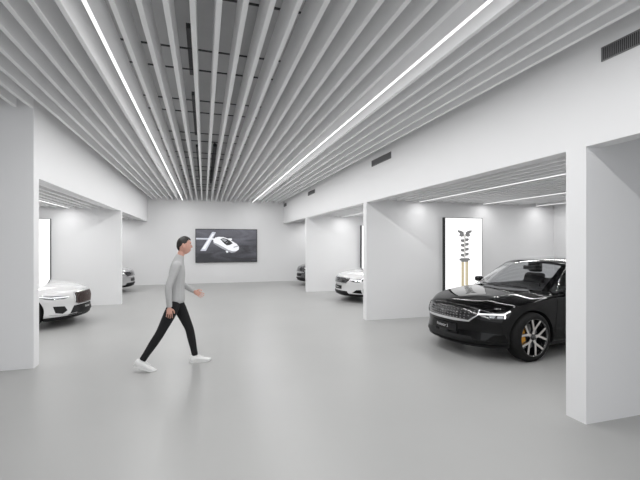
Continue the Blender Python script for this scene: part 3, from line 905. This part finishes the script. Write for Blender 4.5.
def remesh_join(name, meshes, voxel, m, parent, smooth_it=4):
    bm = bmesh.new()
    for me in meshes:
        b2 = bmesh.new(); b2.from_mesh(me)
        be = [e for e in b2.edges if len(e.link_faces) == 1]
        if be: bmesh.ops.holes_fill(b2, edges=be, sides=0)
        bmesh.ops.recalc_face_normals(b2, faces=b2.faces)
        vol = b2.calc_volume(signed=True)
        if vol < 0: bmesh.ops.reverse_faces(b2, faces=b2.faces)
        b2.to_mesh(me); b2.free(); bm.from_mesh(me)
    me = bpy.data.meshes.new(name); bm.to_mesh(me); bm.free()
    o = link(bpy.data.objects.new(name, me))
    r = o.modifiers.new('r', 'REMESH'); r.mode = 'VOXEL'; r.voxel_size = voxel; r.use_smooth_shade = True
    s = o.modifiers.new('s', 'SMOOTH'); s.iterations = smooth_it; s.factor = .5
    bake(o); o.parent = parent
    bm = bmesh.new(); bm.from_mesh(o.data); seen = set(); isl = []
    for v in bm.verts:
        if v in seen: continue
        st = [v]; seen.add(v); grp = []
        while st:
            q = st.pop(); grp.append(q)
            for e in q.link_edges:
                u = e.other_vert(q)
                if u not in seen: seen.add(u); st.append(u)
        isl.append(grp)
    isl.sort(key=len, reverse=True)
    for grp in isl[1:]:
        if len(grp) < .05*len(isl[0]): bmesh.ops.delete(bm, geom=grp, context='VERTS')
    bm.to_mesh(o.data); bm.free()
    o.data.materials.clear(); o.data.materials.append(m)
    for p in o.data.polygons: p.use_smooth = True
    return o

def bm_mesh(bm):
    me = bpy.data.meshes.new('tmp'); bm.to_mesh(me); bm.free(); return me

PX, PY = -.37, 5.69
per = empty('person', (PX, PY, 0), math.radians(4))
tag(per, 'person striding to the right in grey sweater, black trousers and white sneakers', 'person')
# joints in the person's frame: +x forward, +y left (far side), -y right (near side)
J = dict(pelvis=(-.005, 0, .90), spine=(.0, 0, 1.08), chest=(.015, 0, 1.28), neck0=(.03, 0, 1.46), neck1=(.062, 0, 1.54), head=(.085, 0, 1.64),
         shR=(.01, -.175, 1.425), elR=(-.10, -.225, 1.115), wrR=(-.085, -.215, .855), shL=(.03, .175, 1.425), elL=(.06, .235, 1.125), wrL=(.245, .20, 1.005),
         hipR=(-.02, -.09, .865), knR=(-.205, -.095, .485), anR=(-.425, -.10, .145), hipL=(.02, .09, .865), knL=(.18, .085, .485), anL=(.255, .08, .095))
def jn(n, *r): return (*J[n], *r)
def mid(a, b, t, *r):
    return (*[J[a][i]+(J[b][i]-J[a][i])*t for i in range(3)], *r)
# flesh
nodes = dict(pelvis=jn('pelvis', .066, .10), spine=jn('spine', .058, .088), chest=jn('chest', .050, .115), neck0=jn('neck0', .054, .058), neck1=jn('neck1', .050, .050), head=jn('head', .055),
    hipR=jn('hipR', .058), thR=mid('hipR', 'knR', .45, .072), knR=jn('knR', .052), caR=mid('knR', 'anR', .3, .052), anR=jn('anR', .035),
    hipL=jn('hipL', .058), thL=mid('hipL', 'knL', .45, .072), knL=jn('knL', .052), caL=mid('knL', 'anL', .3, .052), anL=jn('anL', .035),
    shR=jn('shR', .046), uaR=mid('shR', 'elR', .5, .044), elR=jn('elR', .036), faR=mid('elR', 'wrR', .35, .036), wrR=jn('wrR', .025, .021),
    shL=jn('shL', .046), uaL=mid('shL', 'elL', .5, .044), elL=jn('elL', .036), faL=mid('elL', 'wrL', .35, .036), wrL=jn('wrL', .025, .021))
edges = [('pelvis', 'spine'), ('spine', 'chest'), ('chest', 'neck0'), ('neck0', 'neck1'), ('neck1', 'head')]
for s in 'RL':
    pass
def chain(keys, root):
    return skin_part({k: nodes[k] for k in keys}, list(zip(keys, keys[1:])), (root,))
nodes['chR'] = (.004, -.02, 1.31, .042); nodes['chL'] = (.004, .02, 1.31, .042)
nodes['peR'] = (-.005, -.05, .93, .06); nodes['peL'] = (-.005, .05, .93, .06)
meshes = [chain(('pelvis', 'spine', 'chest', 'neck0', 'neck1', 'head'), 'pelvis')]
for s in 'RL':
    meshes.append(chain(('pe'+s, 'hip'+s, 'th'+s, 'kn'+s, 'ca'+s, 'an'+s), 'pe'+s))
    meshes.append(chain(('ch'+s, 'sh'+s, 'ua'+s, 'el'+s, 'fa'+s, 'wr'+s), 'ch'+s))
# head: sphere shaped into skull, jaw and face
HC = Vector((.105, 0, 1.668))
bm = bmesh.new(); bmesh.ops.create_uvsphere(bm, u_segments=40, v_segments=28, radius=1)
for v in bm.verts:
    x, y, z = v.co
    X, Y, Z = x*.098, y*.074, z*.120
    if z < 0:
        t = -z
        Y *= 1-.30*t*t
        if x > 0: X = x*.098*(1-.10*t) + .012*t*math.exp(-((t-.75)/.3)**2)*max(0, x)
        else: X *= 1-.42*t*t
    if x > .3:
        f = (x-.3)/.7
        X -= .010*f*math.exp(-((z-.12)/.16)**2)*(1 if abs(y) < .55 else .5)     # eye line
        X += .006*f*math.exp(-((z-.38)/.2)**2)
        X += .004*f*math.exp(-((z+.62)/.12)**2)*(abs(y) < .4)
    v.co = HC+Vector((X, Y, Z))
meshes.append(bm_mesh(bm))
nose = dict(a=(HC.x+.088, 0, HC.z+.018, .010), b=(HC.x+.100, 0, HC.z-.010, .011), c=(HC.x+.108, 0, HC.z-.028, .014))
meshes.append(skin_part(nose, [('a', 'b'), ('b', 'c')], ('a',)))
for s in (-1, 1):
    bm = bmesh.new(); bmesh.ops.create_uvsphere(bm, u_segments=14, v_segments=10, radius=1)
    for v in bm.verts: v.co = HC+Vector((-.008+v.co.x*.018+v.co.z*-.004, s*.076+v.co.y*.010, -.008+v.co.z*.032))
    meshes.append(bm_mesh(bm))
    neck = None
# lips bulge
bm = bmesh.new(); bmesh.ops.create_uvsphere(bm, u_segments=14, v_segments=10, radius=1)
for v in bm.verts: v.co = HC+Vector((.077+v.co.x*.012, v.co.y*.024, -.060+v.co.z*.011))
meshes.append(bm_mesh(bm))
# hands
def hand(wr, d, palm_n, thumb_side):
    """wr wrist, d pointing direction, palm_n direction the palm faces, thumb_side unit vector across the palm to the thumb"""
    wr, d, pn, th = Vector(wr), Vector(d).normalized(), Vector(palm_n).normalized(), Vector(thumb_side).normalized()
    out = []
    pc = {}
    palm = dict(a=(*(wr-d*.01), .024, .020), b=(*(wr+d*.045), .036, .017), c=(*(wr+d*.088), .038, .014))
    bm = bmesh.new(); bmesh.ops.create_uvsphere(bm, u_segments=18, v_segments=12, radius=1)
    for v in bm.verts:
        q = v.co.copy(); v.co = wr+d*(.048+q.x*.054)+th*(q.y*.039*(1-.12*(1-q.x)/2))+pn*(q.z*.016)
    out.append(bm_mesh(bm))
    for i, (off, L) in enumerate(((.0315, .072), (.0105, .082), (-.0105, .076), (-.031, .060))):
        p = wr+d*.088+th*off; r = .0078-.0006*(i == 3)
        fn = {}; cur = p; dv = (d+th*off*3.0).normalized(); k = .20+.07*i
        fn['0'] = (*(p-d*.02), r)
        seq = [('1', .46), ('2', .30), ('3', .24)]
        for nme, fr in seq:
            dv = (dv+pn*k).normalized(); cur = cur+dv*L*fr
            fn[nme] = (*cur, r*(.96 if nme != '3' else .82))
        out.append(skin_part(fn, [('0', '1'), ('1', '2'), ('2', '3')], ('0',)))
    b = wr+d*.028+th*.026
    t1 = b+(d*.55+th*.75+pn*.25).normalized()*.034; t2 = t1+(d*.85+th*.35+pn*.3).normalized()*.032; t3 = t2+(d*.95+th*.05+pn*.25).normalized()*.024
    out.append(skin_part({'0': (*b, .0125), '1': (*t1, .0115), '2': (*t2, .0098), '3': (*t3, .0078)}, [('0', '1'), ('1', '2'), ('2', '3')], ('0',)))
    return out
meshes += hand(J['wrR'], (.0, .03, -1), (-.15, 1, 0), (1, .15, 0))
meshes += hand(J['wrL'], (.86, -.18, -.50), (.1, -1, -.1), (.5, .0, .86))
body = remesh_join('body', meshes, .0036, M['skin'], per, 4)
# face details
for s in (-1, 1):
    bm = bmesh.new(); bmesh.ops.create_uvsphere(bm, u_segments=16, v_segments=12, radius=.0115)
    for v in bm.verts: v.co = HC+Vector((.0722+v.co.x, s*.031+v.co.y*1.1, .012+v.co.z*.62))
    e = from_bm('eye', bm, M['eyew'], per, smooth=True)
    bm = bmesh.new(); bmesh.ops.create_uvsphere(bm, u_segments=12, v_segments=8, radius=.0055)
    for v in bm.verts: v.co = HC+Vector((.0795+v.co.x, s*.031+v.co.y, .012+v.co.z*.95))
    from_bm('iris', bm, M['eyed'], e, smooth=True)
    bm = bmesh.new(); bmesh.ops.create_uvsphere(bm, u_segments=14, v_segments=8, radius=1)
    for v in bm.verts: v.co = HC+Vector((.085-abs(v.co.y)*.006+v.co.x*.005, s*.032+v.co.y*.017, .032+v.co.z*.0032))
    from_bm('eyebrow', bm, M['hair'], per, smooth=True)
bm = bmesh.new(); bmesh.ops.create_uvsphere(bm, u_segments=16, v_segments=10, radius=1)
for v in bm.verts: v.co = HC+Vector((.0815+v.co.x*.007-v.co.y**2*.010, v.co.y*.027, -.060+v.co.z*.0055))
from_bm('lips', bm, M['lip'], per, smooth=True)
# short hair, cropped at the sides and swept up over the forehead
bm = bmesh.new(); bmesh.ops.create_uvsphere(bm, u_segments=84, v_segments=54, radius=1)
for v in list(bm.verts):
    x, y, z = v.co
    th = math.atan2(abs(y), x)                         # 0 front, pi back
    jag = .05*math.sin(17*th+3*math.copysign(1, y))
    if th < .75: lim = .60+.05*math.sin(9*y)
    elif th < 1.25: lim = .60-(th-.75)*.55
    elif th < 1.75: lim = .12+.5*abs(th-1.5)           # over the ear
    else: lim = .18-(th-1.75)*1.05
    if z < max(-.62, lim+jag): bm.verts.remove(v)
for v in bm.verts:
    x, y, z = v.co
    lump = .5+.5*math.sin(31*x+13*y+4*math.sin(9*z))*math.sin(27*y+11*z)
    side = min(1, max(0, (z-.1)/.6))
    hgt = 1.03+side*(.05+.10*max(0, x+.25)*z)+.030*side*lump+.012*lump
    X, Y, Z = x*.098, y*.074, z*.120
    if z < 0 and x < 0: X *= 1-.42*z*z
    if z < 0: Y *= 1-.30*z*z
    v.co = HC+Vector((X*hgt, Y*hgt, Z*hgt))
for it in range(3):
    bmesh.ops.smooth_vert(bm, verts=[v for v in bm.verts if v.is_boundary], factor=.5, use_axis_x=True, use_axis_y=True, use_axis_z=True)
r = bmesh.ops.solidify(bm, geom=bm.faces[:], thickness=.010)
bmesh.ops.recalc_face_normals(bm, faces=bm.faces)
from_bm('hair', bm, M['hair'], per, smooth=True)
def cut_ends(o, cuts):
    """cuts: (centre, outward direction, radius) - trims a garment flat at a hem or cuff and caps it"""
    bm = bmesh.new(); bm.from_mesh(o.data)
    for c, d, r in cuts:
        c = Vector(c); d = Vector(d).normalized()
        vs = [v for v in bm.verts if (v.co-c).length < r]
        es = set(e for v in vs for e in v.link_edges); fs = set(f for v in vs for f in v.link_faces)
        res = bmesh.ops.bisect_plane(bm, geom=list(set(v for f in fs for v in f.verts))+list(set(e for f in fs for e in f.edges))+list(fs), plane_co=c, plane_no=d, clear_outer=True)
        ed = [g for g in res['geom_cut'] if isinstance(g, bmesh.types.BMEdge)]
        bmesh.ops.holes_fill(bm, edges=ed, sides=0)
    bm.to_mesh(o.data); bm.free()
    for p in o.data.polygons: p.use_smooth = True
    o.data.set_sharp_from_angle(angle=math.radians(50))
# sweater
def low(n, t, *r): return mid(n, n, 0, *r)
nodes = dict(hem=(-.005, 0, .83, .150, .185), waist=(-.005, 0, 1.0, .130, .165), belly=(.0, 0, 1.12, .118, .152), chest=(.012, 0, 1.28, .124, .172), shoulder=(.02, 0, 1.41, .098, .150), neck0=(.040, 0, 1.50, .066, .074), collar=(.068, 0, 1.57, .058, .060),
    shR=jn('shR', .060), uaR=mid('shR', 'elR', .5, .055), elR=jn('elR', .050), faR=mid('elR', 'wrR', .4, .046), wrR=mid('elR', 'wrR', 1.12, .038),
    shL=jn('shL', .060), uaL=mid('shL', 'elL', .5, .055), elL=jn('elL', .050), faL=mid('elL', 'wrL', .4, .046), wrL=mid('elL', 'wrL', 1.12, .038))
edges = [('hem', 'waist'), ('waist', 'belly'), ('belly', 'chest'), ('chest', 'neck0'), ('neck0', 'collar')]
nodes['chR'] = (.012, -.06, 1.40, .075, .075); nodes['chL'] = (.012, .06, 1.40, .075, .075)
parts = [chain(('hem', 'waist', 'belly', 'chest', 'shoulder', 'neck0', 'collar'), 'hem')]
for s in 'RL': parts.append(chain(('ch'+s, 'sh'+s, 'ua'+s, 'el'+s, 'fa'+s, 'wr'+s), 'ch'+s))
sw = remesh_join('sweater', parts, .008, M['sweater'], per, 9)
def dirv(a, b): return Vector(J[b])-Vector(J[a])
cut_ends(sw, [((-.005, 0, .885), (0, 0, -1), .195), (mid('elR', 'wrR', .99), dirv('elR', 'wrR'), .075), (mid('elL', 'wrL', .99), dirv('elL', 'wrL'), .075), ((.060, 0, 1.537), (.35, 0, 1), .075)])
# trousers
nodes = dict(top=(-.005, 0, .99, .070, .115), pelvis=(-.005, 0, .93, .080, .125), crotch=(-.005, 0, .86, .082, .11))
for s in 'RL':
    nodes['pe'+s] = (-.005, (-.07 if s == 'R' else .07), .95, .066); nodes['hip'+s] = jn('hip'+s, .094, .094); nodes['t1'+s] = mid('hip'+s, 'kn'+s, .4, .086); nodes['t2'+s] = mid('hip'+s, 'kn'+s, .8, .069)
    nodes['kn'+s] = jn('kn'+s, .064); nodes['ca'+s] = mid('kn'+s, 'an'+s, .35, .062); nodes['c2'+s] = mid('kn'+s, 'an'+s, .75, .049); nodes['an'+s] = mid('kn'+s, 'an'+s, 1.05, .047)
tr = remesh_join('trousers', [chain(('top', 'pelvis', 'crotch'), 'top')]+[chain(('pe'+s, 'hip'+s, 't1'+s, 't2'+s, 'kn'+s, 'ca'+s, 'c2'+s, 'an'+s), 'pe'+s) for s in 'RL'], .008, M['trousers'], per, 8)
cut_ends(tr, [(mid('kn'+s, 'an'+s, .97), dirv('kn'+s, 'an'+s), .085) for s in 'RL'])
# sneakers
def shoe(ankle, pitch, yaw=0):
    """lofted upper and sole in a frame with the heel at the origin, toe along +x"""
    secs = [(-.075, .030, .075, .0), (-.065, .038, .105, 0), (-.03, .041, .115, 0), (.01, .042, .112, 0), (.05, .044, .095, 0), (.09, .048, .075, 0), (.13, .051, .060, 0), (.17, .047, .050, .004), (.20, .034, .038, .010), (.212, .018, .026, .014)]
    def ring(bm, x, w, h, z0, zb, n=16):
        return [bm.verts.new((x, w*math.cos(2*math.pi*i/n), zb+(h-zb)*.5+(h-zb)*.5*math.sin(2*math.pi*i/n)*(1.0))) for i in range(n)]
    T = Matrix.Translation(Vector(ankle)) @ Matrix.Rotation(yaw, 4, 'Z') @ Matrix.Rotation(pitch, 4, 'Y') @ Matrix.Translation((.0, 0, -.095))
    def loft(bm, rings):
        for a, b in zip(rings, rings[1:]):
            for i in range(len(a)): bm.faces.new((a[i], a[(i+1) % len(a)], b[(i+1) % len(a)], b[i]))
        bm.faces.new(rings[0]); bm.faces.new(rings[-1][::-1])
        bmesh.ops.recalc_face_normals(bm, faces=bm.faces)
    bm = bmesh.new(); loft(bm, [ring(bm, x, w, h, z0, .012+z0) for x, w, h, z0 in secs])
    for v in bm.verts: v.co = T @ v.co
    o = from_bm('shoe', bm, M['shoe'], per, smooth=True)
    bm = bmesh.new()
    loft(bm, [[bm.verts.new(p) for p in ((x, -w*1.06, z0), (x, w*1.06, z0), (x, w*1.08, z0+.026), (x, -w*1.08, z0+.026))] for x, w, h, z0 in [(-.082, .028, 0, .004)]+secs+[(.219, .010, 0, .016)]])
    for v in bm.verts: v.co = T @ v.co
    from_bm('sole', bm, M['sole'], o)
    bm = bmesh.new()
    for i, x in enumerate((.055, .075, .095, .115)): bm_box(bm, x-.004, x+.004, -.028, .028, .094-i*.009, .100-i*.009)
    for v in bm.verts: v.co = T @ v.co
    from_bm('laces', bm, M['sole'], o)
shoe(J['anL'], math.radians(0), math.radians(4))
shoe(J['anR'], math.radians(22), math.radians(-4))

# ------------------------------------------------------------------ light
w = bpy.data.worlds.new('world'); SC.world = w; w.use_nodes = True
w.node_tree.nodes['Background'].inputs[0].default_value = (.95, .97, 1, 1)
w.node_tree.nodes['Background'].inputs[1].default_value = 1.2
for x in (X0, X0+PITCH*K2):
    area('hall_light', (x, 7.0, ZS-.012), .03, 18.6, 212)
    for sg in (-1, 1):                                   # the glow from the sides of the light line
        area('hall_light_side', (x+sg*.024, 7.0, ZS-.014), .012, 18.6, 5, (0, -sg*math.radians(100), 0))
for x in LR:
    area('bay_light', (x, 5.4, 2.64), .02, 4.5, 27)
    area('bay_light', (x, 10.45, 2.64), .02, 4.6, 38)
area('bay_light', (4.74, 15.1, 2.64), .02, 3.6, 40)
for x in LL: area('bay_light', (x, 9.06, 2.64), .02, 5.1, 42)
area('bay_light', (-3.48, 14.5, 2.64), .02, 4.7, 48)

SC.view_settings.view_transform = 'Standard'
SC.view_settings.look = 'None'
SC.view_settings.exposure = 0
SC.view_settings.gamma = 1.08
SC.cycles.use_denoising = True
SC.cycles.max_bounces = 10
SC.cycles.diffuse_bounces = 6
SC.cycles.sample_clamp_indirect = 6
